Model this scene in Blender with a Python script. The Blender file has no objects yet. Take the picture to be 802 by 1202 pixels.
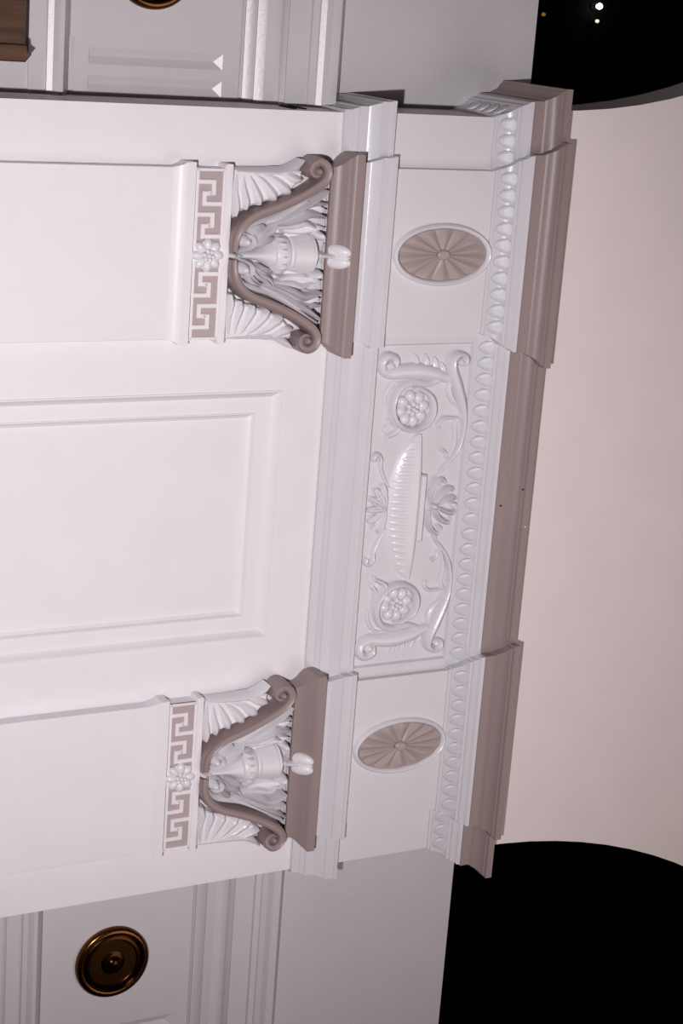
import bpy, bmesh, math, random
from math import sin, cos, pi, radians, hypot, sqrt
from mathutils import Vector, Matrix

random.seed(7)
SC = bpy.context.scene
COL = SC.collection
Z0 = 4.2            # height of the capital tops above the floor

# ------------------------------------------------------------------ camera
cam_d = bpy.data.cameras.new('camera')
cam = bpy.data.objects.new('camera', cam_d)
COL.objects.link(cam)
cam_d.sensor_fit = 'VERTICAL'
cam_d.sensor_height = 36.0
cam_d.lens = 2145.46 / 1202 * 36.0
cam_d.clip_start, cam_d.clip_end = 0.05, 200
CR = [(-0.072222, -0.454339, 0.887896), (0.959347, -0.275161, -0.062767), (0.272832, 0.847268, 0.455741)]
right, down, fwd = [Vector(r) for r in CR]
CPOS = Vector((-1.5868, -4.9378, Z0 - 2.5916))
mw = Matrix.Identity(4)
for i in range(3):
    mw[i][0], mw[i][1], mw[i][2], mw[i][3] = right[i], -down[i], -fwd[i], CPOS[i]
cam.matrix_world = mw
SC.camera = cam

# ------------------------------------------------------------------ world, lights, exposure
world = bpy.data.worlds.new('world'); SC.world = world
world.use_nodes = True
world.node_tree.nodes['Background'].inputs[0].default_value = (0.5, 0.5, 0.55, 1)
world.node_tree.nodes['Background'].inputs[1].default_value = 0.0
vs = SC.view_settings
vs.view_transform = 'Standard'; vs.look = 'None'; vs.gamma = 1.0; vs.use_curve_mapping = False
vs.exposure = -0.06

def add_light(name, kind, loc, target, energy, color, **kw):
    l = bpy.data.lights.new(name, kind)
    l.energy = energy; l.color = color
    for k, v in kw.items(): setattr(l, k, v)
    o = bpy.data.objects.new(name, l); COL.objects.link(o)
    o.location = loc
    o.rotation_euler = (Vector(target) - Vector(loc)).to_track_quat('-Z', 'Y').to_euler()
    return o
# the photographer's flash, held a little to the right of the lens
add_light('flash', 'SPOT', (-1.02, -4.88, Z0 - 2.92), (-0.15, 0.0, Z0 - 0.60), 1060, (1.0, 0.985, 1.0),
          spot_size=radians(56), spot_blend=1.0, shadow_soft_size=0.05)
# the hall's own ceiling lamps, behind and above the photographer
add_light('hall_lamps', 'AREA', (1.8, -6.5, Z0 + 3.2), (0, 0, Z0 + 0.4), 145, (1.0, 0.87, 0.83), shape='RECTANGLE', size=5.0, size_y=4.0)

# ------------------------------------------------------------------ materials
def mat_paint(name, col, rough=0.45, var=0.04, bump=0.04, scale=6.0, fine=90.0, spec=0.5, metallic=0.0):
    m = bpy.data.materials.new(name); m.use_nodes = True
    nt = m.node_tree; b = nt.nodes['Principled BSDF']
    tc = nt.nodes.new('ShaderNodeTexCoord')
    n1 = nt.nodes.new('ShaderNodeTexNoise'); n1.inputs['Scale'].default_value = scale; n1.inputs['Detail'].default_value = 5
    nt.links.new(tc.outputs['Object'], n1.inputs['Vector'])
    mix = nt.nodes.new('ShaderNodeMix'); mix.data_type = 'RGBA'
    mix.inputs[6].default_value = tuple(c * (1 - var) for c in col) + (1,)
    mix.inputs[7].default_value = tuple(min(1, c * (1 + var)) for c in col) + (1,)
    nt.links.new(n1.outputs['Fac'], mix.inputs[0])
    nt.links.new(mix.outputs[2], b.inputs['Base Color'])
    b.inputs['Roughness'].default_value = rough
    b.inputs['Metallic'].default_value = metallic
    b.inputs['Specular IOR Level'].default_value = spec
    n2 = nt.nodes.new('ShaderNodeTexNoise'); n2.inputs['Scale'].default_value = fine; n2.inputs['Detail'].default_value = 3
    nt.links.new(tc.outputs['Object'], n2.inputs['Vector'])
    bp = nt.nodes.new('ShaderNodeBump'); bp.inputs['Strength'].default_value = bump; bp.inputs['Distance'].default_value = 0.01
    nt.links.new(n2.outputs['Fac'], bp.inputs['Height'])
    nt.links.new(bp.outputs['Normal'], b.inputs['Normal'])
    return m
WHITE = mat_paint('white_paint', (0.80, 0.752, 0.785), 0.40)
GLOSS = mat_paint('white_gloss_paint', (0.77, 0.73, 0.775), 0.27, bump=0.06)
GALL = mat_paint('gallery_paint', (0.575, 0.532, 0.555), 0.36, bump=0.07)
GREY = mat_paint('pale_grey_paint', (0.64, 0.605, 0.65), 0.30, bump=0.05)
FRIEZE = mat_paint('frieze_paint', (0.70, 0.662, 0.69), 0.36, bump=0.05)
LEAFP = mat_paint('leaf_paint', (0.62, 0.59, 0.635), 0.42, bump=0.05)
RELIEF = mat_paint('white_relief_paint', (0.76, 0.72, 0.76), 0.30, bump=0.10, fine=160)
PLASTER = mat_paint('upper_plaster', (0.84, 0.735, 0.735), 0.75, var=0.05, bump=0.05, spec=0.25)
TAUPE2 = mat_paint('pale_taupe_paint', (0.43, 0.335, 0.34), 0.45, var=0.06)
PANEL = mat_paint('relief_panel_paint', (0.74, 0.70, 0.745), 0.28, bump=0.08, fine=160)
FAN = mat_paint('fan_taupe_paint', (0.40, 0.315, 0.307), 0.40, var=0.06)
TAUPE = mat_paint('taupe_paint', (0.29, 0.212, 0.21), 0.42, var=0.06)
BRASS = mat_paint('aged_brass', (0.045, 0.017, 0.007), 0.25, var=0.3, bump=0.015, metallic=1.0)
BRASSRIM = mat_paint('worn_brass_rim', (0.14, 0.06, 0.02), 0.22, var=0.3, bump=0.03, metallic=1.0)
DARK = mat_paint('unlit_gallery_black', (0.010, 0.009, 0.009), 0.9, var=0.1, spec=0.05)  # near-black base colour stands in for the unlit depth behind the arches
HOLE = mat_paint('dark_gap', (0.01, 0.01, 0.01), 0.9, spec=0.05)
CARPET = mat_paint('floor_carpet', (0.25, 0.10, 0.08), 0.95, var=0.15, bump=0.2, spec=0.1)

def mat_wood():
    m = bpy.data.materials.new('stained_wood'); m.use_nodes = True
    nt = m.node_tree; b = nt.nodes['Principled BSDF']
    tc = nt.nodes.new('ShaderNodeTexCoord')
    mp = nt.nodes.new('ShaderNodeMapping'); mp.inputs['Scale'].default_value = (14, 14, 1.4)
    nz = nt.nodes.new('ShaderNodeTexNoise'); nz.inputs['Scale'].default_value = 3; nz.inputs['Detail'].default_value = 6
    cr = nt.nodes.new('ShaderNodeValToRGB')
    cr.color_ramp.elements[0].position = 0.3; cr.color_ramp.elements[0].color = (0.030, 0.009, 0.004, 1)
    cr.color_ramp.elements[1].position = 0.75; cr.color_ramp.elements[1].color = (0.12, 0.05, 0.022, 1)
    nt.links.new(tc.outputs['Object'], mp.inputs['Vector']); nt.links.new(mp.outputs['Vector'], nz.inputs['Vector'])
    nt.links.new(nz.outputs['Fac'], cr.inputs['Fac']); nt.links.new(cr.outputs['Color'], b.inputs['Base Color'])
    b.inputs['Roughness'].default_value = 0.4
    return m
WOOD = mat_wood()
def mat_glow(name, col, s):
    m = bpy.data.materials.new(name); m.use_nodes = True
    b = m.node_tree.nodes['Principled BSDF']
    b.inputs['Base Color'].default_value = col + (1,)
    b.inputs['Emission Color'].default_value = col + (1,)
    b.inputs['Emission Strength'].default_value = s
    return m
GLOW = mat_glow('lamp_glow', (1.0, 0.95, 0.85), 12.0)
GLOWDIM = mat_glow('dim_lamp_glow', (0.9, 1.0, 0.7), 0.9)
GLOWAMB = mat_glow('amber_lamp_glow', (0.9, 0.4, 0.08), 0.25)

# ------------------------------------------------------------------ helpers
class MB:
    def __init__(s): s.v = []; s.f = []
    def add(s, vs_, fs):
        o = len(s.v); s.v += [tuple(p) for p in vs_]; s.f += [tuple(i + o for i in f) for f in fs]
        return s
    def box(s, x0, x1, y0, y1, z0, z1):
        v = [(x, y, z) for z in (z0, z1) for y in (y0, y1) for x in (x0, x1)]
        return s.add(v, [(0, 2, 3, 1), (4, 5, 7, 6), (0, 1, 5, 4), (2, 6, 7, 3), (0, 4, 6, 2), (1, 3, 7, 5)])
    def build(s, name, mat, parent=None, loc=None, angle=35, bevel=0):
        me = bpy.data.meshes.new(name)
        me.from_pydata(s.v, [], s.f); me.validate()
        bm = bmesh.new(); bm.from_mesh(me)
        bmesh.ops.remove_doubles(bm, verts=bm.verts, dist=1e-5)
        bmesh.ops.recalc_face_normals(bm, faces=bm.faces)
        if bevel:
            angle = 20
            eds = [e for e in bm.edges if len(e.link_faces) == 2 and e.calc_face_angle(0) > radians(50)]
            bmesh.ops.bevel(bm, geom=eds, offset=bevel, segments=2, affect='EDGES', profile=0.5)
        bm.to_mesh(me); bm.free()
        me.polygons.foreach_set('use_smooth', [True] * len(me.polygons))
        me.set_sharp_from_angle(angle=radians(angle))
        me.materials.append(mat)
        o = bpy.data.objects.new(name, me); COL.objects.link(o)
        if parent: o.parent = parent
        if loc: o.location = loc
        return o
def tag(o, label=None, cat=None, group=None, kind=None):
    if label: o['label'] = label
    if cat: o['category'] = cat
    if group: o['group'] = group
    if kind: o['kind'] = kind
    return o
def empty(name, loc, label, cat, group=None):
    o = bpy.data.objects.new(name, None); COL.objects.link(o); o.location = loc
    o.empty_display_size = 0.05
    return tag(o, label, cat, group)
def link_obj(name, src, parent=None, loc=None, rot=None, scale=None):
    o = bpy.data.objects.new(name, src.data); COL.objects.link(o)
    if parent: o.parent = parent
    if loc is not None: o.location = loc
    if rot is not None: o.rotation_euler = rot
    if scale is not None: o.scale = scale
    return o
def copy_tree(o, parent=None):
    c = o.copy(); COL.objects.link(c)
    c.parent = parent
    for ch in list(o.children): copy_tree(ch, c)
    return c

def catmull(pts, n):
    out = []
    P = [pts[0]] + list(pts) + [pts[-1]]
    segs = len(pts) - 1
    for i in range(n):
        t = i / (n - 1) * segs
        k = min(int(t), segs - 1); u = t - k
        p0, p1, p2, p3 = P[k], P[k + 1], P[k + 2], P[k + 3]
        out.append(tuple(0.5 * (2 * b + (c - a) * u + (2 * a - 5 * b + 4 * c - d) * u * u + (3 * b - a - 3 * c + d) * u ** 3)
                         for a, b, c, d in zip(p0, p1, p2, p3)))
    return out
def lerp_list(L, t):
    x = t * (len(L) - 1); k = min(int(x), len(L) - 2); u = x - k
    return L[k] * (1 - u) + L[k + 1] * u

DROP = 0.0   # how far the ground of the relief being built lies behind its nominal plane
def band(mb, pts, hw, h, y0=0.0, n=24, m=6, shape='round', ydep=None):
    """raised ribbon on a plane facing -Y: pts in (x, z), half width list hw, height list h"""
    pp = catmull(pts, n)
    rows = []
    for i, p in enumerate(pp):
        a = pp[max(i - 1, 0)]; b = pp[min(i + 1, n - 1)]
        tx, tz = b[0] - a[0], b[1] - a[1]; L = hypot(tx, tz) or 1
        nx, nz = -tz / L, tx / L
        t = i / (n - 1); w = lerp_list(hw, t); hh = lerp_list(h, t)
        base = y0 + DROP - (lerp_list(ydep, t) if ydep else 0); hh += DROP
        row = []
        if shape == 'round':
            for j in range(m + 1):
                an = pi * j / m
                row.append((p[0] + nx * w * cos(an), base - hh * sin(an), p[1] + nz * w * cos(an)))
        elif shape == 'flat':   # flat-faced strap with a rounded edge
            for c_, s_ in ((1, 0), (1, .7), (.82, 1), (.4, .92), (-.4, .92), (-.82, 1), (-1, .7), (-1, 0)):
                row.append((p[0] + nx * w * c_, base - hh * s_, p[1] + nz * w * c_))
        elif shape == 'leaf':   # a leaf with a sunk midrib
            for c_, s_ in ((1, 0), (.85, .75), (.45, 1), (0, .55), (-.45, 1), (-.85, .75), (-1, 0)):
                row.append((p[0] + nx * w * c_, base - hh * s_, p[1] + nz * w * c_))
        rows.append(row)
    k = len(rows[0])
    v = [q for r in rows for q in r]
    f = [(i * k + j, i * k + j + 1, (i + 1) * k + j + 1, (i + 1) * k + j) for i in range(n - 1) for j in range(k - 1)]
    f += [tuple(range(k)), tuple(range((n - 1) * k, n * k))]
    # closed back, a little inside the ground
    return mb.add(v, f)
def dome(mb, cx, cz, rx, rz, h, y0=0.0, seg=12, rings=4, rot=0.0, dx=0.0):
    y0 += DROP; h += DROP
    v = [(cx, y0 - h, cz)]; f = []
    for r in range(1, rings + 1):
        a = pi / 2 * r / rings
        for j in range(seg):
            t = 2 * pi * j / seg
            x, z = rx * sin(a) * cos(t), rz * sin(a) * sin(t)
            v.append((cx + x * cos(rot) - z * sin(rot), y0 - h * cos(a), cz + x * sin(rot) + z * cos(rot)))
    for j in range(seg): f.append((0, 1 + j, 1 + (j + 1) % seg))
    for r in range(rings - 1):
        for j in range(seg):
            a = 1 + r * seg + j; b = 1 + r * seg + (j + 1) % seg
            f.append((a, a + seg, b + seg, b))
    return mb.add(v, f)
def lathe(mb, prof, cx, cz, y0=0.0, seg=32, ex=1.0, ez=1.0):
    """profile (radius, height) revolved about an axis along -Y"""
    n = len(prof); v = []; f = []
    for r, h in prof:
        for j in range(seg):
            t = 2 * pi * j / seg
            v.append((cx + r * ex * cos(t), y0 - h, cz + r * ez * sin(t)))
    for i in range(n - 1):
        for j in range(seg):
            a = i * seg + j; b = i * seg + (j + 1) % seg
            f.append((a, b, b + seg, a + seg))
    f.append(tuple(range((n - 1) * seg, n * seg)))
    return mb.add(v, f)
def plate(mb, poly, y0, h, ch=0.002):
    """flat polygon (x, z) raised by h with a chamfered rim"""
    y0 += DROP; h += DROP
    n = len(poly)
    cx = sum(p[0] for p in poly) / n; cz = sum(p[1] for p in poly) / n
    def inset(p, i):
        a, b = poly[i - 1], poly[(i + 1) % n]
        e1 = Vector((p[0] - a[0], p[1] - a[1])).normalized(); e2 = Vector((b[0] - p[0], b[1] - p[1])).normalized()
        nn = Vector((-(e1.y + e2.y), e1.x + e2.x))
        if nn.length < 1e-6: nn = Vector((-e1.y, e1.x))
        nn.normalize()
        c = max(0.3, nn.dot(Vector((-e1.y, e1.x))))
        return (p[0] + nn.x * ch / c * sg, p[1] + nn.y * ch / c * sg)
    ar = sum(poly[i - 1][0] * poly[i][1] - poly[i][0] * poly[i - 1][1] for i in range(n))
    sg = 1 if ar > 0 else -1
    ins = [inset(p, i) for i, p in enumerate(poly)]
    v = [(p[0], y0, p[1]) for p in poly] + [(p[0], y0 - h + ch, p[1]) for p in poly] + [(p[0], y0 - h, p[1]) for p in ins]
    f = [tuple(range(2 * n, 3 * n))]
    for i in range(n):
        j = (i + 1) % n
        f += [(i, j, n + j, n + i), (n + i, n + j, 2 * n + j, 2 * n + i)]
    return mb.add(v, f)
def moulding(plan, prof, closed_ends=True):
    """sweep profile (d, z) along plan polyline (x, y); outward is to the right-hand side of travel (towards -Y when going +X)"""
    n = len(plan); rows = []
    for i, p in enumerate(plan):
        ns = []
        if i > 0:
            e = Vector((p[0] - plan[i - 1][0], p[1] - plan[i - 1][1])).normalized(); ns.append(Vector((e.y, -e.x)))
        if i < n - 1:
            e = Vector((plan[i + 1][0] - p[0], plan[i + 1][1] - p[1])).normalized(); ns.append(Vector((e.y, -e.x)))
        if len(ns) == 2:
            b = (ns[0] + ns[1]); b = b / max(1e-6, (1 + ns[0].dot(ns[1])))
        else: b = ns[0]
        rows.append([(p[0] + b.x * d, p[1] + b.y * d, Z0 + z) for d, z in prof])
    k = len(prof)
    mb = MB()
    f = [(i * k + j, (i + 1) * k + j, (i + 1) * k + j + 1, i * k + j + 1) for i in range(n - 1) for j in range(k - 1)]
    if closed_ends: f += [tuple(range(k)), tuple(range((n - 1) * k, n * k))]
    return mb.add([q for r in rows for q in r], f)

# ------------------------------------------------------------------ dimensions (metres; x = 0 in the middle of the pier)
A = 1.2439           # half width of the pier
BO, BI = 1.076, 0.576  # outer and inner edges of the pilasters
BC = 0.8235
PP = 0.045           # pilaster projection
RO, RI, Q = 1.082, 0.580, 0.034   # projecting blocks of the entablature
D = 0.27             # gallery fronts stand this far behind the pier's face
DEP = 0.62

# ------------------------------------------------------------------ setting: floor, ceiling, dark gallery
o = MB().box(-7, 7, -9, 9, -0.1, 0).build('floor', CARPET); tag(o, 'dark red carpeted hall floor below the pier', 'floor', kind='structure')
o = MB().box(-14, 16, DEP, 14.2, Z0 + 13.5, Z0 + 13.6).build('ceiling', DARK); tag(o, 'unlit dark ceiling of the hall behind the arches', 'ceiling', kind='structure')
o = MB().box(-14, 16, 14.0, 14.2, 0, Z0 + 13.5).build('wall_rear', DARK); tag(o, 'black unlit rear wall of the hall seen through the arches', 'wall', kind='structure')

# the pier: shaft block with a sunk panel on its face
C1, C2, ZP1, ZP2, ZB1, ZB2 = 0.4033, 0.3325, -0.172, -0.252, -3.0, -2.92
S1, S2 = 0.020, 0.034
def ring(x0, x1, z0, z1, y): return [(x0, y, Z0 + z0), (x1, y, Z0 + z0), (x1, y, Z0 + z1), (x0, y, Z0 + z1)]
mb = MB()
loops = [ring(-A, A, -Z0, 0.70, 0), ring(-C1, C1, ZB1, ZP1, 0), ring(-C1 + .002, C1 - .002, ZB1 + .002, ZP1 - .002, -.003), ring(-C1 + .006, C1 - .006, ZB1 + .006, ZP1 - .006, -.003), ring(-C1 + .012, C1 - .012, ZB1 + .012, ZP1 - .014, .006), ring(-C1 + .024, C1 - .024, ZB1 + .024, ZP1 - .028, S1 - .006),
         ring(-C2, C2, ZB2, ZP2, S1 - .006), ring(-C2 + .002, C2 - .002, ZB2 + .002, ZP2 - .002, S1 - .009), ring(-C2 + .005, C2 - .005, ZB2 + .005, ZP2 - .005, S1 - .009), ring(-C2 + .010, C2 - .010, ZB2 + .01, ZP2 - .011, S1), ring(-C2 + .019, C2 - .019, ZB2 + .02, ZP2 - .023, S2 - .008)]
v = [p for l in loops for p in l]
f = [(i * 4 + j, i * 4 + (j + 1) % 4, i * 4 + 4 + (j + 1) % 4, i * 4 + 4 + j) for i in range(len(loops) - 1) for j in range(4)]
f.append(tuple(len(loops) * 4 - 4 + j for j in range(4)))
mb.add(v, f)
n0 = len(mb.v)
mb.add(ring(-A, A, -Z0, 0.70, 0) + ring(-A, A, -Z0, 0.70, DEP), [(0, 1, 5, 4), (1, 2, 6, 5), (2, 3, 7, 6), (3, 0, 4, 7), (4, 5, 6, 7)])
pier = mb.build('wall_front', WHITE, angle=25)
tag(pier, 'broad white pier with a sunk rectangular panel between two pilasters', 'wall', kind='structure')

# spandrel wall over the pier, between the springing of two arches
XS, ZS, RA, YS = 1.277, 0.69, 2.1, -0.008
mb = MB(); NA = 28; DEPA = .16
arc = [(XS + RA - RA * cos(pi / 2 * i / NA), ZS + RA * sin(pi / 2 * i / NA)) for i in range(NA + 1)]
lev = [(XS, 0.60)] + arc + [(arc[-1][0], 3.3)]
for y in (YS, DEPA):
    v = [p for (x, z) in lev for p in ((-x, y, Z0 + z), (x, y, Z0 + z))]
    mb.add(v, [(2 * i, 2 * i + 1, 2 * i + 3, 2 * i + 2) for i in range(len(lev) - 1)])
for s in (-1, 1):
    v = [p for (x, z) in lev for p in ((s * x, YS, Z0 + z), (s * x, DEPA, Z0 + z))]
    mb.add(v, [(2 * i, 2 * i + 1, 2 * i + 3, 2 * i + 2) for i in range(len(lev) - 1)])
o = mb.build('wall_upper', PLASTER, angle=30)
tag(o, 'pale pink plaster wall rising above the cornice between two arches', 'wall', kind='structure')

# gallery fronts either side, each with a plain parapet above its mouldings
GARCH = [(0, -1.10), (.012, -1.10), (.012, -.918), (.024, -.914), (.024, -.862), (.034, -.857), (.040, -.838), (.052, -.822), (.056, -.815), (.056, -.803), (.0, -.797)]
GCORN = [(0, -.246), (.012, -.243), (.018, -.226), (.026, -.212), (.026, -.205), (.042, -.202), (.050, -.182), (.056, -.170), (.058, -.122), (.070, -.113), (.070, -.098),
         (.096, -.095), (.096, -.022), (.104, -.017), (.106, .004), (.112, .010), (.120, .030), (.136, .052), (.138, .060), (.138, .080), (0, .088)]
GCORN = [(d, z - .51 * d) for d, z in GCORN]
GARCH = [(d, z - .51 * d) for d, z in GARCH]
ZT = 0.795
walls = {}
for side, s in (('left', -1), ('right', 1)):
    xa, xb = sorted((s * A, s * 3.6))
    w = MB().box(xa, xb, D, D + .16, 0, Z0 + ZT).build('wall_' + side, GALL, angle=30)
    tag(w, 'white gallery front with %s, on the %s side of the pier in the photo' % (('triglyph frieze', 'upper') if s < 0 else ('bronze-disc frieze and plain parapet', 'lower')), 'wall', kind='structure')
    walls[s] = w
    plan = [(xa, D), (xb, D)]
    moulding(plan, GARCH).build('architrave', GALL, w, angle=22)
    moulding(plan, GCORN).build('cornice', GALL, w, angle=22)
FT = .014   # thickness of the frieze boards
# triglyphs: a tablet with three sunk channels whose upper ends splay to a triangle
def triglyph(parent, xc):
    hw, zt, zb, top = 0.132, -.318, -.742, -.262
    mb = MB(); yf = D - FT; dp = .0125
    xs = [-.0795, 0, .0795]; cw = .0235
    zbot = -.786
    edges = [-hw]
    for x in xs: edges += [x - cw, x + cw]
    edges += [hw]
    def P(x, y, z): return (xc + x, y, Z0 + z)
    for i in range(len(edges) - 1):
        a, b = edges[i], edges[i + 1]
        if i % 2 == 0:
            mb.add([P(a, yf, zbot), P(b, yf, zbot), P(b, yf, top), P(a, yf, top)], [(0, 1, 2, 3)])
        else:
            m_ = (a + b) / 2
            mb.add([P(a, yf, zbot), P(b, yf, zbot), P(b, yf, zb), P(a, yf, zb)], [(0, 1, 2, 3)])
            mb.add([P(a, yf, zt), P(b, yf, zt), P(b, yf, top), P(a, yf, top)], [(0, 1, 2, 3)])
            mb.add([P(a, yf, zb), P(m_, yf + dp, zb), P(m_, yf + dp, zt - .026), P(a, yf, zt)], [(0, 1, 2, 3)])
            mb.add([P(b, yf, zb), P(m_, yf + dp, zb), P(m_, yf + dp, zt - .026), P(b, yf, zt)], [(0, 1, 2, 3)])
            mb.add([P(a, yf, zt), P(m_, yf + dp, zt - .026), P(b, yf, zt)], [(0, 1, 2)])
            mb.add([P(a, yf, zb), P(m_, yf + dp, zb), P(b, yf, zb)], [(0, 1, 2)])
    for x in (-hw, hw):
        mb.add([P(x, yf, zbot), P(x, D, zbot), P(x, D, top), P(x, yf, top)], [(0, 1, 2, 3)])
    mb.add([P(-hw, yf, top), P(hw, yf, top), P(hw, D, top), P(-hw, D, top)], [(0, 1, 2, 3)])
    return mb.build('triglyph', GALL, parent, angle=0)
for s in (-1, 1):
    for xc in (1.2785, 1.9785, 2.6785):
        if xc > 1.3: triglyph(walls[s], s * xc)
        elif s < 0: triglyph(walls[s], -xc)
        x_in = 1.246 if s > 0 and xc < 1.3 else xc + .132
        MB().box(min(s * x_in, s * (xc + .568)), max(s * x_in, s * (xc + .568)), D - FT, D + .004, Z0 - .80, Z0 - .262).build('metope', GALL, walls[s])

# ------------------------------------------------------------------ entablature
PLAN = [(-A, D), (-A, 0), (-RO, 0), (-RO, -Q), (-RI, -Q), (-RI, 0), (RI, 0), (RI, -Q), (RO, -Q), (RO, 0), (A, 0), (A, D + .2)]
PLAN[0] = (-A, D + .2)
ARCH = [(0, -.030), (.010, -.030), (.010, -.004), (.014, .0), (.017, .012), (.022, .016), (.022, .045), (.025, .050), (.034, .078), (.039, .083), (.039, .112), (.043, .116), (.043, .127), (0, .131)]
t1 = moulding(PLAN, ARCH).build('trim_1', GREY, angle=25)
tag(t1, 'white moulded architrave band just above the capitals', 'architrave', kind='structure')
FR = [(0, .12), (0, .512)]
t2 = moulding(PLAN, [(.0, .125), (.004, .125), (.004, .510), (.0, .510)]).build('trim_2', FRIEZE, angle=25)
tag(t2, 'white frieze holding two oval medallions and a relief panel', 'frieze', kind='structure')
BED = [(0, .496), (.008, .496), (.008, .506), (.012, .508), (.015, .520), (.022, .540), (.036, .556), (.040, .558), (.040, .566), (.046, .570), (.050, .584), (.058, .592), (.060, .606), (.0, .608)]
t3 = moulding(PLAN, BED).build('trim_3', GREY, angle=25)
tag(t3, 'white bed moulding with a row of small leaves under the taupe cornice', 'moulding', kind='structure')
CROWN = [(.0, .604), (.063, .604), (.063, .634), (.066, .642), (.070, .646), (.073, .655), (.080, .668), (.090, .676), (.096, .679), (.096, .684), (.105, .688), (.105, .711), (.0, .716)]
t4 = moulding(PLAN, CROWN).build('trim_4', TAUPE, angle=25)
tag(t4, 'taupe painted crown cornice breaking forward over the pilasters', 'cornice', kind='structure')
# leaves of the bed moulding, one mesh shared by all
mb = MB()
pts = [(-.0225, .040), (-.021, .026), (-.012, .010), (0, .003), (.012, .010), (.021, .026), (.0225, .040), (.015, .050), (0, .054), (-.015, .050)]
def tilt(vs_, k=.52):
    return [(x, y - z * k, z) for x, y, z in vs_]
plate(mb, pts, .004, .0062, .002)
mb.v = tilt(mb.v)
leaf0 = mb.build('leaf', LEAFP, t3, angle=40)
first = True
def leaf_run(xa, xb, y, rotz=0.0):
    global first
    L = abs(xb - xa); n = max(1, round(L / .053))
    for i in range(n):
        x = xa + (xb - xa) * (i + .5) / n
        loc = (x, y - .012, Z0 + .507)
        if first: leaf0.location = loc; first = False
        else: link_obj('leaf', leaf0, t3, loc)
leaf_run(-A - .01, -RO - .02, 0); leaf_run(-RO - .01, -RI + .01, -Q); leaf_run(-RI + .03, RI - .03, 0); leaf_run(RI - .01, RO + .01, -Q); leaf_run(RO + .02, A + .01, 0)
for k in range(4):
    link_obj('leaf', leaf0, t3, (-A - .012, .03 + .053 * k, Z0 + .507), (0, 0, -pi / 2))

# small blemishes the photo shows: two gaps at the end of the left gallery cornice, specks on the crown cornice
for yy, zz in ((.105, -.165), (.115, -.128)):
    MB().box(-A - .003, -A + .01, yy - .05, yy + .05, Z0 + zz - .007, Z0 + zz + .007).build('gap', HOLE, pier)
for x, y, z, m_ in ((-.0614, -.098, .681, HOLE), (.0, -.066, .622, HOLE), (.0657, -.106, .699, WHITE)):
    mb = MB(); dome(mb, 0, 0, .0035, .0035, .003, 0, 8, 2); mb.build('dust_speck', m_, t4, (x, y, Z0 + z))

# ------------------------------------------------------------------ pilasters
def make_pilaster():
    root = empty('pilaster', (-BC - .0025, 0, 0), None, 'pilaster', 'pilasters on the pier face')
    w = (BO - BI) / 2
    zn = Z0 - .575
    MB().box(-w, w, -PP, -.0015, 0, Z0 - .518).build('shaft', WHITE, root, bevel=.002)
    # spreading top of the shaft and its fillet
    prof = [(0, -.585), (.003, -.570), (.008, -.556), (.016, -.546), (.016, -.520), (.012, -.518), (0, -.518)]
    moulding([(-w, -.0015), (-w, -PP), (w, -PP), (w, -.0015)], prof).build('astragal', WHITE, root, angle=25)
    return root
pil = make_pilaster()
tag(pil, 'white pilaster shaft nearer the triglyph frieze, left of the sunk panel when upright')
p2 = copy_tree(pil); p2.location.x = BC + .0025
tag(p2, 'white pilaster shaft nearer the bronze disc shown whole, right of the sunk panel when upright')

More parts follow.
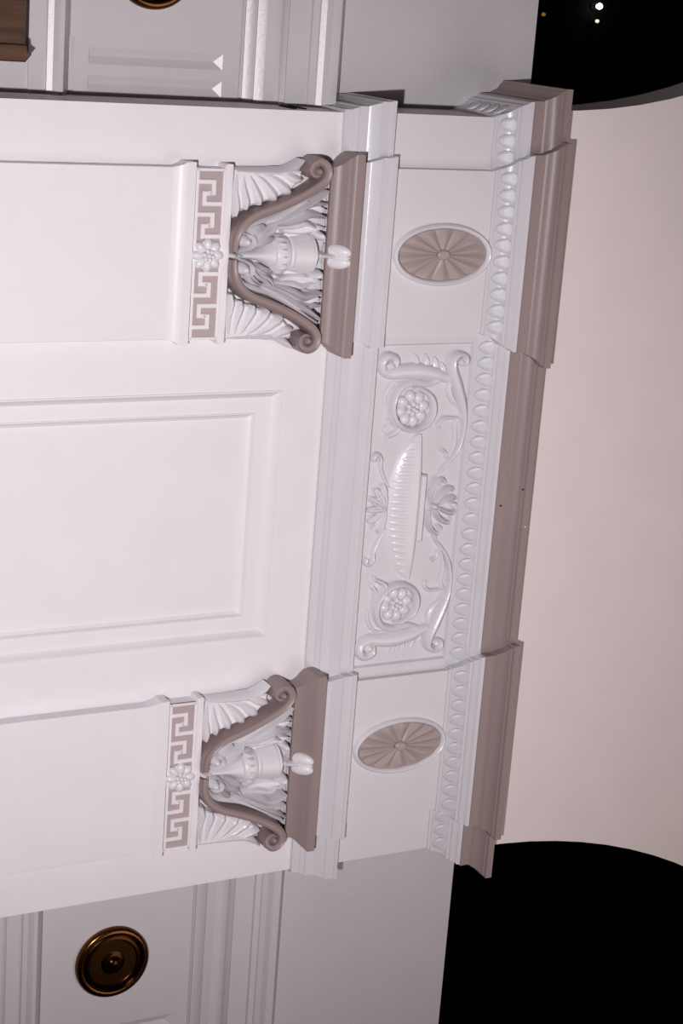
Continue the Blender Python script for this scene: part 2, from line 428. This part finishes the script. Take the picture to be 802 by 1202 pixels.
# ------------------------------------------------------------------ capitals (local origin: pilaster centre, wall face, z = -.5 below the abacus top)
def make_capital():
    root = empty('pilaster_capital', (-BC - .0015, 0, Z0 - .5), None, 'capital', 'carved capitals')
    w = .250
    Y = -PP
    # taupe band that carries the key pattern
    MB().box(-w, w, Y - .002, 0, -.0165, .075).build('neck_band', WHITE, root)
    MB().box(-w + .004, w - .004, Y - .004, Y - .001, -.012, .072).build('key_ground', TAUPE2, root)
    fm = MB()
    fm.box(-w, w, Y - .009, Y + .003, -.015, -.006); fm.box(-w, w, Y - .009, Y + .003, .068, .074)
    fm.box(-w, -w + .008, Y - .009, Y + .003, -.015, .074); fm.box(w - .008, w, Y - .009, Y + .003, -.015, .074)
    fm.build('key_border', WHITE, root, bevel=.001)
    b0, b1 = -.010, .070; H = b1 - b0; T = .0135
    def hook(pts_):
        m_ = MB(); plate(m_, pts_, Y - .002, .009, .002); return m_.build('key_hook', WHITE, root, angle=20)
    for s in (-1, 1):
        for u0 in (0, .094):
            za = b0 + H * .72
            xa = -.2185 + u0
            p = [(xa, b0), (xa + T, b0), (xa + T, za - T), (xa + .036, za - T), (xa + .036, b0 + H * .42), (xa + .036 + T, b0 + H * .42), (xa + .036 + T, za), (xa, za)]
            p = [(xa, b0), (xa + T, b0), (xa + T, za - T), (xa + .032, za - T), (xa + .032, b0 + H * .44), (xa + .032 + T, b0 + H * .44), (xa + .032 + T, za), (xa, za)]
            hook([(s * -1 * x if s > 0 else x, z) for x, z in p])
            zb = b0 + H * .20; xb = -.142 + u0
            if u0 == 0 or True:
                p = [(xb, b1), (xb - T, b1), (xb - T, zb + T), (xb - .030, zb + T), (xb - .030, b0 + H * .58), (xb - .030 - T, b0 + H * .58), (xb - .030 - T, zb), (xb, zb)]
                if u0 > 0: p = [(x, z) for x, z in p]
                hook([(s * -1 * x if s > 0 else x, z) for x, z in p])
    # rosette on the band
    ro = MB(); lathe(ro, [(.044, 0), (.042, .010), (.030, .014), (.0, .014)], 0, .030, Y, 20)
    ro = ro.build('rosette', RELIEF, root)
    for k in range(8):
        a = 2 * pi * k / 8
        pm = MB(); dome(pm, .031 * cos(a), .030 + .031 * sin(a), .020, .0145, .013, Y - .010, 10, 3, a)
        pm.build('petal', RELIEF, ro)
    for k in range(6):
        a = 2 * pi * k / 6 + .3
        pm = MB(); dome(pm, .014 * cos(a), .030 + .014 * sin(a), .009, .007, .010, Y - .019, 8, 3, a)
        pm.build('petal', RELIEF, ro)
    cm = MB(); dome(cm, 0, .030, .0075, .0075, .009, Y - .024, 10, 3); cm.build('boss', RELIEF, ro)
    # fillet over the band
    prof = [(0, .072), (.008, .073), (.013, .077), (.014, .088), (.013, .096), (.006, .101), (0, .102)]
    plan = [(-w, 0), (-w, Y), (w, Y), (w, 0)]
    ms = moulding(plan, prof); ms.v = [(x, y, z - Z0) for x, y, z in ms.v]
    ms.build('fillet', WHITE, root, angle=30)
    # bell of the capital, swelling outward towards its top
    global DROP
    DROP = .030
    bell = [(0, .100), (0, .235), (.002, .275), (.006, .300), (.010, .318), (.010, .352), (.0, .372), (.0, .425)]
    ms = moulding([(-w, 0), (-w, Y + DROP), (w, Y + DROP), (w, 0)], bell); ms.v = [(x, y, z - Z0) for x, y, z in ms.v]
    ms.build('bell', RELIEF, root, angle=30)
    # scrolls
    half = [(-.012, .108), (-.040, .107), (-.070, .114), (-.099, .137), (-.122, .172), (-.143, .230), (-.170, .293), (-.196, .341), (-.220, .374), (-.246, .387),
            (-.270, .378), (-.280, .356), (-.268, .336), (-.248, .334), (-.236, .350), (-.243, .366)]
    for s in (-1, 1):
        pts_ = [(-s * x, z) for x, z in half]
        pts_ = [((x if s < 0 else -x), z) for x, z in half]
        sc = MB()
        band(sc, pts_, [.011, .013, .0150, .0155, .0155, .0155, .0158, .0160, .0155, .0130, .0105, .008, .006],
             [.030, .036, .040, .042, .044, .046, .048, .050, .050, .050, .048, .046, .044], Y, n=72, shape='flat')
        so = sc.build('scroll', TAUPE, root, angle=50)
        em = MB(); lathe(em, [(.021, .0), (.021, .034), (.018, .036), (.013, .036), (.011, .050), (.006, .056), (0, .057)], s * .252, .357, Y, 18)
        em.build('volute_eye', TAUPE, so)
        # white inner strap running along the scroll
        inn = [(-.014, .122), (-.036, .122), (-.066, .130), (-.089, .155), (-.102, .196), (-.115, .240), (-.140, .292), (-.166, .336), (-.190, .372), (-.205, .402)]
        im = MB(); band(im, [((x if s < 0 else -x), z) for x, z in inn], [.006, .008, .011, .011, .010, .009, .008, .006], [.016, .024, .028, .026, .024, .022, .020, .016], Y, n=36)
        im.build('inner_strap', RELIEF, root)
        # spray of long leaves rising beside the urn
        def mir(p): return [((x if s < 0 else -x), z) for x, z in p]
        for pts_, ww, hh, sh in (([(-.118, .290), (-.128, .330), (-.132, .370), (-.134, .412)], .030, .004, 'round'),
                             ([(-.070, .270), (-.074, .320), (-.078, .360), (-.080, .412)], .020, .002, 'round'),
                             ([(-.094, .212), (-.113, .266), (-.141, .320), (-.164, .366), (-.192, .410)], .0115, .046, 'round'),
                             ([(-.092, .222), (-.108, .268), (-.130, .306), (-.152, .346), (-.152, .410)], .0165, .030, 'leaf'),
                             ([(-.086, .232), (-.098, .278), (-.112, .312), (-.124, .350), (-.112, .408)], .0165, .046, 'leaf'),
                             ([(-.080, .240), (-.082, .284), (-.088, .318), (-.094, .344), (-.082, .376)], .0130, .030, 'round')):
            lm = MB(); band(lm, mir(pts_), [.005, ww * .8, ww, ww * .9, .004], [.010, hh * .8, hh, hh * .9, hh * .5], Y, n=18, shape=sh)
            lm.build('spray_leaf', RELIEF, root, angle=25)
        for pts_, ww in (([(-.030, .172), (-.056, .196), (-.072, .226), (-.094, .246)], .013), ([(-.046, .160), (-.072, .176), (-.088, .206)], .011), ([(-.026, .180), (-.042, .206), (-.052, .240)], .013)):
            lm = MB(); band(lm, mir(pts_), [.004, ww, ww, .004], [.018, .032, .034, .018], Y, n=12, shape='leaf')
            lm.build('side_leaf', RELIEF, root, angle=25)
        # corner acanthus leaf outside the scroll: a smooth body with rounded lobes along the scroll
        bp = [(-.2485, .104), (-.118, .104), (-.138, .140), (-.152, .184), (-.168, .236), (-.188, .282), (-.226, .318), (-.2485, .318)]
        lm = MB(); plate(lm, mir(bp), Y, .012, .006); body = lm.build('acanthus_leaf', RELIEF, root, angle=40)
        base = (-.243, .112)
        for i, (tip, wd) in enumerate((((-.114, .110), .014), ((-.134, .142), .018), ((-.149, .186), .021), ((-.165, .236), .023), ((-.186, .282), .023), ((-.222, .316), .020))):
            bz = base[1] + .016 * i
            midp = ((base[0] + tip[0]) / 2 - .010, (bz + tip[1]) / 2 - .002)
            q_ = ((midp[0] + tip[0]) / 2 + .004, (midp[1] + tip[1]) / 2 + .003)
            lm = MB(); band(lm, mir((( base[0], bz), midp, q_, tip)), [.008, wd * .7, wd, wd * 1.05, wd * .55], [.012, .018, .023, .029, .016], Y, n=14, shape='round',
                            ydep=[0, .001, .003, .006])
            lm.build('acanthus_lobe', RELIEF, body, angle=40)
        rm = MB(); band(rm, [((x if s < 0 else -x), z) for x, z in ((-.243, .112), (-.243, .200), (-.246, .262), (-.262, .302), (-.280, .322))], [.010, .012, .012, .012, .006], [.012, .020, .024, .026, .02], Y, n=16)
        rm.build('acanthus_rib', RELIEF, root)
        # curls under the abacus and lobes at the foot of the urn
        lm = MB(); dome(lm, s * .0590, .392, .021, .015, .040, Y, 10, 3, s * -1.0); lm.build('leaf_curl', RELIEF, root)
        lm = MB(); dome(lm, s * .0410, .147, .0195, .0200, .042, Y, 14, 4)
        lo = lm.build('base_lobe', RELIEF, root)
        lm = MB(); band(lm, [((x if s < 0 else -x), z) for x, z in ((-.064, .144), (-.058, .168), (-.036, .174), (-.020, .160), (-.012, .134))], [.004, .006, .006, .005], [.02, .036, .036, .02], Y, n=14)
        lm.build('lobe_rim', RELIEF, lo)
    # urn
    urn = MB()
    def tier(zr, yb, seg=14):
        # half-round vessel standing out of the ground: list of (z, half width, depth)
        k = len(zr); v_ = []; f_ = []
        yb += DROP; zr = [(a_, b_, c_ + DROP) for a_, b_, c_ in zr]
        for z, r, dd in zr:
            for j in range(seg + 1):
                t = pi * j / seg
                v_.append((r * cos(t), yb - dd * sin(t), z))
        for i in range(k - 1):
            for j in range(seg):
                a = i * (seg + 1) + j
                f_.append((a, a + 1, a + seg + 2, a + seg + 1))
        f_ += [tuple(range(seg + 1)), tuple(range((k - 1) * (seg + 1), k * (seg + 1)))]
        return MB().add(v_, f_)
    tier([(.128, .010, .022), (.150, .012, .024), (.180, .016, .026), (.205, .022, .030), (.226, .034, .034), (.240, .044, .036)], Y).build('urn_foot', RELIEF, root)
    tier([(.238, .046, .034), (.243, .056, .042), (.255, .061, .047), (.272, .061, .047), (.286, .057, .043), (.292, .050, .034)], Y).build('urn_bowl', RELIEF, root)
    for k in range(9):
        t = pi * (k + .5) / 9
        gm = MB(); dome(gm, .061 * cos(t), .264, .0065 * max(.35, sin(t)), .017, .006, Y - .046 * sin(t), 8, 3)
        gm.build('gadroon', RELIEF, root)
    tier([(.290, .048, .028), (.302, .048, .030), (.304, .053, .040), (.325, .056, .043), (.350, .060, .045), (.362, .062, .046), (.364, .056, .040)], Y).build('urn_neck', RELIEF, root)
    tier([(.362, .050, .034), (.366, .060, .040), (.374, .060, .040), (.380, .040, .030), (.388, .014, .022), (.400, .010, .020), (.420, .010, .030)], Y).build('urn_lid', RELIEF, root)
    km = MB(); dome(km, 0, .108, .011, .016, .040, Y, 10, 3); dome(km, 0, .128, .007, .014, .036, Y, 10, 3); km.build('foot_knob', RELIEF, root)
    DROP = 0.0
    # abacus: two curved taupe faces under a thin lip
    ab = [(0, .413), (.012, .413), (.013, .420), (.016, .430), (.024, .444), (.036, .454), (.040, .458), (.046, .466), (.054, .472), (.056, .476), (.056, .500), (0, .501)]
    ms = moulding([(-w, 0), (-w, Y - .006), (w, Y - .006), (w, 0)], ab); ms.v = [(x, y, z - Z0) for x, y, z in ms.v]
    ms.build('abacus', TAUPE, root, angle=28)
    # white ribbed tassel lying over the abacus
    tm = MB()
    band(tm, [(0, .395), (0, .428)], [.006, .007, .010], [.02, .03, .036], Y - .010, n=6)
    tas = tm.build('flower_stalk', RELIEF, root)
    for u in (-1, 1):       # two plump lobes, leaning out with the face of the abacus
        tm = MB(); dome(tm, u * .0165, .445, .0215, .0310, .024, 0, 16, 5, u * .10)
        tm.v = [(x, y + Y - .034 - (z - .447) * .85, z) for x, y, z in tm.v]
        n_ = len(tm.v); tm.v += [(x, y + .03, z) for x, y, z in tm.v[n_ - 16:]]
        tm.f += [(n_ - 16 + k, n_ - 16 + (k + 1) % 16, n_ + (k + 1) % 16, n_ + k) for k in range(16)]
        tm.build('flower_lobe', WHITE, tas)
    tm = MB(); dome(tm, 0, .447, .0065, .028, .0225, 0, 10, 4)
    tm.v = [(x, y + Y - .034 - (z - .447) * .85, z) for x, y, z in tm.v]
    tm.build('flower_midrib', WHITE, tas)
    return root
cap = make_capital()
tag(cap, 'carved white and taupe capital nearer the triglyph frieze, at the top of the photo')
cap2 = copy_tree(cap); cap2.location.x = BC + .0015
tag(cap2, 'carved white and taupe capital nearer the whole bronze disc, low in the photo')

# ------------------------------------------------------------------ oval fan medallions on the frieze
def make_medallion():
    root = empty('oval_medallion', (-BC - .002, -Q - .004, Z0 + .331), None, 'medallion', 'oval fan medallions')
    rx, rz = .0985, .177
    mb = MB(); seg = 48
    prof = [(1.0, 0), (1.0, .004), (.975, .011), (.94, .014), (.90, .012), (.865, .004), (.86, 0)]
    v_, f_ = [], []
    for k_, h in prof:
        for j in range(seg):
            t = 2 * pi * j / seg
            off = (1 - k_) * .13
            v_.append(((rx - off) * cos(t), .001 - h * 1.3, (rz - off) * sin(t)))
    for i in range(len(prof) - 1):
        for j in range(seg):
            a = i * seg + j; b = i * seg + (j + 1) % seg
            f_.append((a, b, b + seg, a + seg))
    mb.add(v_, f_); mb.build('oval_frame', GLOSS, root, angle=50)
    gx, gz = rx - .0165, rz - .0165
    g = MB(); lathe(g, [(1, .0), (1, .003), (0, .003)], 0, 0, .001, 40, gx, gz); g.build('ground', TAUPE, root)
    N = 14
    for k in range(N):
        a0 = 2 * pi * k / N + pi / N; a1 = a0 + 2 * pi / N
        pm = MB(); v_, f_ = [], []
        R_, S_ = 7, 5
        for i in range(R_):
            r = .16 + .84 * i / (R_ - 1)
            for j in range(S_):
                t = a0 + (a1 - a0) * (j / (S_ - 1))
                bul = (1 - (2 * j / (S_ - 1) - 1) ** 2)
                endc = sqrt(max(0, 1 - (max(0, r - .8) / .2) ** 2)) 
                rr = r if i < R_ - 1 else r * (.97 + .03 * bul)
                v_.append((gx * .985 * rr * cos(t), -.002 - .0105 * bul * (.35 + .65 * r) * (.45 + .55 * endc), gz * .985 * rr * sin(t)))
        f_ = [(i * S_ + j, i * S_ + j + 1, (i + 1) * S_ + j + 1, (i + 1) * S_ + j) for i in range(R_ - 1) for j in range(S_ - 1)]
        pm.add(v_, f_); pm.build('fan_petal', FAN, root, angle=60)
    bm_ = MB(); lathe(bm_, [(.018, 0), (.018, .012), (.013, .017), (.007, .017), (0, .018)], 0, 0, .0, 18, .9, 1.25); bm_.build('boss', FAN, root)
    return root
med = make_medallion()
tag(med, 'oval taupe fan medallion in a white ring, above the capital near the triglyph frieze')
med2 = copy_tree(med); med2.location.x = BC + .002
tag(med2, 'oval taupe fan medallion in a white ring, above the farther capital, lower in the photo')

# ------------------------------------------------------------------ relief panel between the medallions
def make_relief():
    root = empty('relief_panel', (0, -.004, Z0 + .32), 'long white relief panel with a tazza between leafy scrolls, in the middle of the frieze', 'relief')
    X, zb, zt = .540, -.176, .172
    # raised plain border round the sunk field
    pl = [(-.578, -.190), (.578, -.190), (.578, .186), (-.578, .186)]
    inn = [(-X, zb), (X, zb), (X, zt), (-X, zt)]
    mb = MB()
    yo, yi = -.012, -.001
    v_ = [(x, .002, z) for x, z in pl] + [(x, yo, z) for x, z in pl] + [(x, yo, z) for x, z in inn] + [(x - .006 * (1 if x > 0 else -1), yi, z - .006 * (1 if z > 0 else -1)) for x, z in inn]
    f_ = [(i + 4 * k, (i + 1) % 4 + 4 * k, (i + 1) % 4 + 4 * k + 4, i + 4 * k + 4) for k in range(3) for i in range(4)]
    mb.add(v_, f_); mb.build('panel_border', GREY, root, angle=20)
    MB().box(-X, X, -.0015, .004, zb, zt).build('panel_field', GREY, root)
    Y = -.001
    def sym(name, pts_, hw, h, n=24, shape='round', **kw):
        for s in (-1, 1):
            m_ = MB(); band(m_, [((x if s < 0 else -x), z) for x, z in pts_], hw, h, Y, n=n, shape=shape, **kw)
            m_.build(name, PANEL, root, angle=40)
    # long outer stems ending in corner curls
    sym('stem', [(-.119, .094), (-.142, .116), (-.185, .146), (-.240, .162), (-.298, .160), (-.352, .142), (-.412, .116), (-.455, .099), (-.486, .099), (-.503, .118), (-.497, .142), (-.476, .148), (-.468, .134)],
        [.005, .007, .008, .008, .010, .017, .020, .017, .013, .011, .011, .010, .007], [.014, .018, .020, .022, .026, .034, .038, .036, .032, .032, .032, .028, .022], n=54)
    sym('stem_end', [(-.484, .120), (-.476, .132), (-.474, .142)], [.010, .014, .008], [.024, .030, .020], n=8)
    sym('stem_leaf', [(-.290, .160), (-.293, .118), (-.292, .086), (-.274, .068), (-.257, .072)], [.004, .006, .007, .006, .004], [.012, .016, .018, .016, .010], n=18)
    sym('stem_leaf', [(-.300, .158), (-.286, .138), (-.258, .130), (-.212, .136), (-.150, .118)], [.004, .007, .008, .007, .003], [.008, .011, .012, .010, .006], n=18, shape='leaf')
    sym('stem_leaf', [(-.420, .100), (-.385, .096), (-.352, .112), (-.330, .136)], [.005, .010, .010, .003], [.010, .014, .012, .006], n=12, shape='leaf')
    sym('stem_curl', [(-.187, .088), (-.178, .104), (-.162, .107), (-.148, .128)], [.009, .007, .005, .004], [.018, .014, .012, .008], n=12)
    # broad end leaf curling into the lower corner
    sym('end_leaf', [(-.420, .092), (-.440, .040), (-.452, -.030), (-.450, -.088), (-.446, -.125), (-.460, -.152), (-.484, -.158), (-.502, -.140), (-.494, -.112), (-.474, -.110), (-.466, -.124)],
        [.012, .024, .028, .025, .020, .018, .017, .016, .014, .012, .008], [.018, .026, .028, .026, .024, .026, .030, .030, .028, .026, .020], n=48)
    sym('leaf_curl', [(-.482, -.138), (-.470, -.126), (-.462, -.118)], [.012, .016, .008], [.024, .034, .022], n=8)
    for (t_, w_) in (((-.478, .058), .012), ((-.496, .030), .012), ((-.505, -.004), .011), ((-.506, -.040), .009)):
        b_ = (t_[0] + .045, t_[1] + .006)
        sym('leaf_tip', [b_, ((t_[0] + b_[0]) / 2, (t_[1] + b_[1]) / 2 + .006), t_], [w_ * .7, w_, w_ * .8, .002], [.012, .013, .011, .006], n=8, shape='leaf')
    # spiral with a flower at its heart
    spiral = [(-.424, .070), (-.408, .020), (-.414, -.040), (-.395, -.086), (-.350, -.108), (-.300, -.098), (-.268, -.062), (-.262, -.016), (-.284, .024), (-.326, .040), (-.368, .028), (-.392, -.008), (-.394, -.040)]
    sym('spiral', spiral, [.006, .011, .013, .012, .011, .011, .011, .011, .011, .011, .010, .008, .004], [.014, .020, .024, .026, .028, .032, .034, .036, .036, .034, .030, .022, .014], n=64)
    for s in (-1, 1):
        cx, cz = s * .330, -.036
        fm = MB(); lathe(fm, [(.050, 0), (.046, .006), (0, .008)], cx, cz, Y, 20)
        fl = fm.build('flower', PANEL, root)
        for k in range(8):
            a = 2 * pi * k / 8 + .2
            pm = MB(); dome(pm, cx + .040 * cos(a), cz + .040 * sin(a), .021, .0185, .016, Y - .005, 10, 3, a); pm.build('petal', PANEL, fl)
        for k in range(6):
            a = 2 * pi * k / 6
            pm = MB(); dome(pm, cx + .016 * cos(a), cz + .016 * sin(a), .011, .009, .012, Y - .012, 8, 3, a); pm.build('petal', PANEL, fl)
        pm = MB(); dome(pm, cx, cz, .008, .008, .010, Y - .020, 8, 3); pm.build('boss', PANEL, fl)
    sym('spiral_leaf', [(-.330, -.112), (-.298, -.104), (-.270, -.082), (-.252, -.092), (-.240, -.118), (-.226, -.122)], [.005, .010, .012, .010, .007, .003], [.012, .018, .020, .018, .014, .008], n=20, shape='leaf')
    sym('spiral_leaf', [(-.300, -.118), (-.278, -.116), (-.262, -.128), (-.250, -.126)], [.004, .008, .008, .003], [.010, .014, .012, .006], n=12, shape='leaf')
    sym('spiral_leaf', [(-.425, -.060), (-.418, -.106), (-.380, -.134), (-.338, -.138)], [.004, .007, .007, .003], [.008, .010, .010, .006], n=14, shape='leaf')
    sym('lower_curl', [(-.070, -.096), (-.104, -.116), (-.140, -.132), (-.168, -.134), (-.184, -.148), (-.176, -.162), (-.162, -.158)], [.004, .006, .006, .007, .009, .009, .008], [.010, .012, .014, .018, .022, .022, .020], n=26)
    # tazza: shallow fluted bowl
    NB = 28; v_, f_ = [], []
    half = [(.244, -.002), (.234, -.022), (.205, -.052), (.150, -.077), (.093, -.091), (.030, -.098)]
    outline = [(-x, z) for x, z in half] + [(x, z) for x, z in reversed(half)]
    oc = catmull(outline, NB)
    rows = 7
    for i in range(rows):
        t = i / (rows - 1)          # 0 at rim line, 1 at the under edge
        for (x, z) in oc:
            xr = x * (1 - .015 * (1 - t)); zz = -.002 + (z + .002) * t
            prof_ = sin(pi * (.12 + .88 * (1 - t)) * .5) * .034 + (.0 if t < 1 else 0)
            prof_ *= sqrt(max(0, 1 - (x / .2445) ** 2)) * .75 + .25
            v_.append((x * (1 if t > .0 else 1), Y - (prof_ if i < rows - 1 else .0), zz))
    f_ = [(i * NB + j, i * NB + j + 1, (i + 1) * NB + j + 1, (i + 1) * NB + j) for i in range(rows - 1) for j in range(NB - 1)]
    v_ += [(x, Y, -.002) for x, z in oc]
    f_ += [(j, j + 1, rows * NB + j + 1, rows * NB + j) for j in range(NB - 1)]
    bm_ = MB().add(v_, f_); bowl = bm_.build('tazza_bowl', PANEL, root, angle=45)
    for k in range(19):
        u = (k - 9) / 9.6
        x1 = u * .226
        # under edge at this station
        zu = -.098 * sqrt(max(0, 1 - (u) ** 2)) ** .9
        zt_ = -.012
        if zt_ - zu < .012: continue
        e_ = sqrt(max(0, 1 - u * u)) * .75 + .25
        gm = MB(); band(gm, [(x1 * 1.02, zt_), (x1, (zt_ + zu) / 2), (x1 * .95, zu + .004)], [.007, .0095, .009, .004], [.003, .0045, .005, .003], Y, n=8, shape='round',
                        ydep=[.030 * e_, .028 * e_, .0235 * e_, .0135 * e_, .002])
        gm.build('flute', PANEL, bowl)
    rm = MB(); band(rm, [(-.244, .002), (0, .002), (.244, .002)], [.006, .007, .007, .006], [.016, .034, .038, .034, .016], Y, n=20); rm.build('tazza_rim', PANEL, bowl)
    sm = MB(); plate(sm, [(-.112, .010), (.112, .010), (.112, .029), (-.112, .029)], Y, .034, .004); sm.build('tazza_lid', PANEL, root)
    # leaf crest over the tazza
    for s in (-1, 1):
        for pts_, hw, h in (([(-.012, .060), (-.050, .058), (-.080, .072), (-.092, .092), (-.078, .104), (-.064, .094)], [.004, .008, .009, .009, .008, .005], [.016, .025, .027, .027, .024, .014]),
                            ([(-.010, .078), (-.034, .090), (-.052, .112), (-.058, .134), (-.044, .144)], [.005, .009, .010, .009, .004], [.020, .029, .029, .024, .012]),
                            ([(-.006, .094), (-.020, .118), (-.026, .142), (-.018, .158)], [.005, .009, .010, .005], [.020, .029, .029, .012]),
                            ([(-.090, .080), (-.110, .092), (-.122, .096)], [.004, .006, .004], [.010, .014, .010])):
            m_ = MB(); band(m_, [((x if s < 0 else -x), z) for x, z in pts_], hw, h, Y, n=18, shape='leaf'); m_.build('crest_leaf', PANEL, root, angle=28)
    for zc, hh in ((.074, .030), (.150, .022)):
        cm = MB(); dome(cm, 0, zc, .011, .016, hh, Y, 10, 3); cm.build('crest_bud', PANEL, root)
    # palmette under the bowl
    for k in range(7):
        a = pi * (k + .2) / 6.4 + pi
        m_ = MB(); band(m_, [(0, -.104), (.040 * cos(a) * 1.2, -.112 + .024 * sin(a)), (.074 * cos(a) * 1.15, -.114 + .056 * sin(a))], [.005, .012, .014, .006], [.018, .024, .024, .012], Y, n=10, shape='leaf')
        m_.build('palmette_leaf', PANEL, root, angle=28)
    return root
make_relief()

# ------------------------------------------------------------------ bronze discs on the gallery friezes
def make_disc():
    root = empty('bronze_disc', (1.6255, D - FT, Z0 - .552), None, 'disc', 'bronze discs on the gallery friezes')
    m_ = MB(); lathe(m_, [(.131, 0), (.131, .010), (.126, .018), (.117, .022), (.108, .020), (.104, .012)], 0, 0, .0, 48); m_.build('rim', BRASSRIM, root, angle=50)
    m_ = MB(); lathe(m_, [(.106, .012), (.098, .018), (.088, .018), (.082, .010), (.060, .007), (.045, .010), (.034, .018), (.026, .018)], 0, 0, .0, 40); m_.build('dish', BRASS, root, angle=50)
    m_ = MB(); lathe(m_, [(.028, .014), (.022, .024), (.012, .030), (0, .031)], 0, 0, .0, 20); m_.build('boss', BRASS, root, angle=50)
    return root
dk = make_disc(); tag(dk, 'round dark bronze disc shown whole, on the frieze past the farther pilaster')
dk2 = copy_tree(dk); dk2.location.x = -1.6285; tag(dk2, 'round dark bronze disc cut off by the photo edge, beside the triglyph')

# ------------------------------------------------------------------ wooden cabinet under the left gallery
cb = empty('wooden_cabinet', (-1.78, .10, 0), 'dark brown wooden cabinet top in the corner beside the white gallery front', 'cabinet')
zt = Z0 - .985
MB().box(-.43, .43, -.005, .14, 0, zt).build('carcass', WOOD, cb, bevel=.004)
MB().box(-.42, .395, -.018, -.003, .3, zt - .10).build('door', WOOD, cb, bevel=.004)
m_ = MB(); plate(m_, [(.395, 0), (.442, 0), (.442, zt - .002), (.432, zt + .006), (.420, zt + .016), (.412, zt + .003), (.395, zt)], -.004, .016, .003); m_.build('side_stile', WOOD, cb)

# ------------------------------------------------------------------ lamps glowing far back in the dark gallery
def lamp(x, z, r, glow, label):
    root = empty('wall_lamp', (x, 14.0, Z0 + z), label, 'lamp', 'small lamps in the dark gallery')
    m_ = MB(); lathe(m_, [(.05, 0), (.05, .02), (.012, .03), (.012, .10)], 0, 0, 0, 12); m_.build('bracket', DARK, root)
    m_ = MB(); v_ = []
    for i in range(7):
        a = pi * i / 6
        for j in range(12):
            t = 2 * pi * j / 12
            v_.append((r * sin(a) * cos(t), -.10 - r * .8 + r * sin(a) * sin(t) * .9, r * 1.25 * cos(a)))
    m_.add(v_, [(i * 12 + j, i * 12 + (j + 1) % 12, (i + 1) * 12 + (j + 1) % 12, (i + 1) * 12 + j) for i in range(6) for j in range(12)])
    m_.build('globe', glow, root)
lamp(-1.6477, 10.5076, .035, GLOW, 'bright small white lamp glowing in the black opening by the triglyph wall')
lamp(-1.4749, 10.5061, .022, GLOWDIM, 'faint greenish lamp just below the bright white lamp in the black opening')
lamp(-1.5081, 9.7332, .022, GLOWAMB, 'faint amber lamp right above the edge of the white parapet')
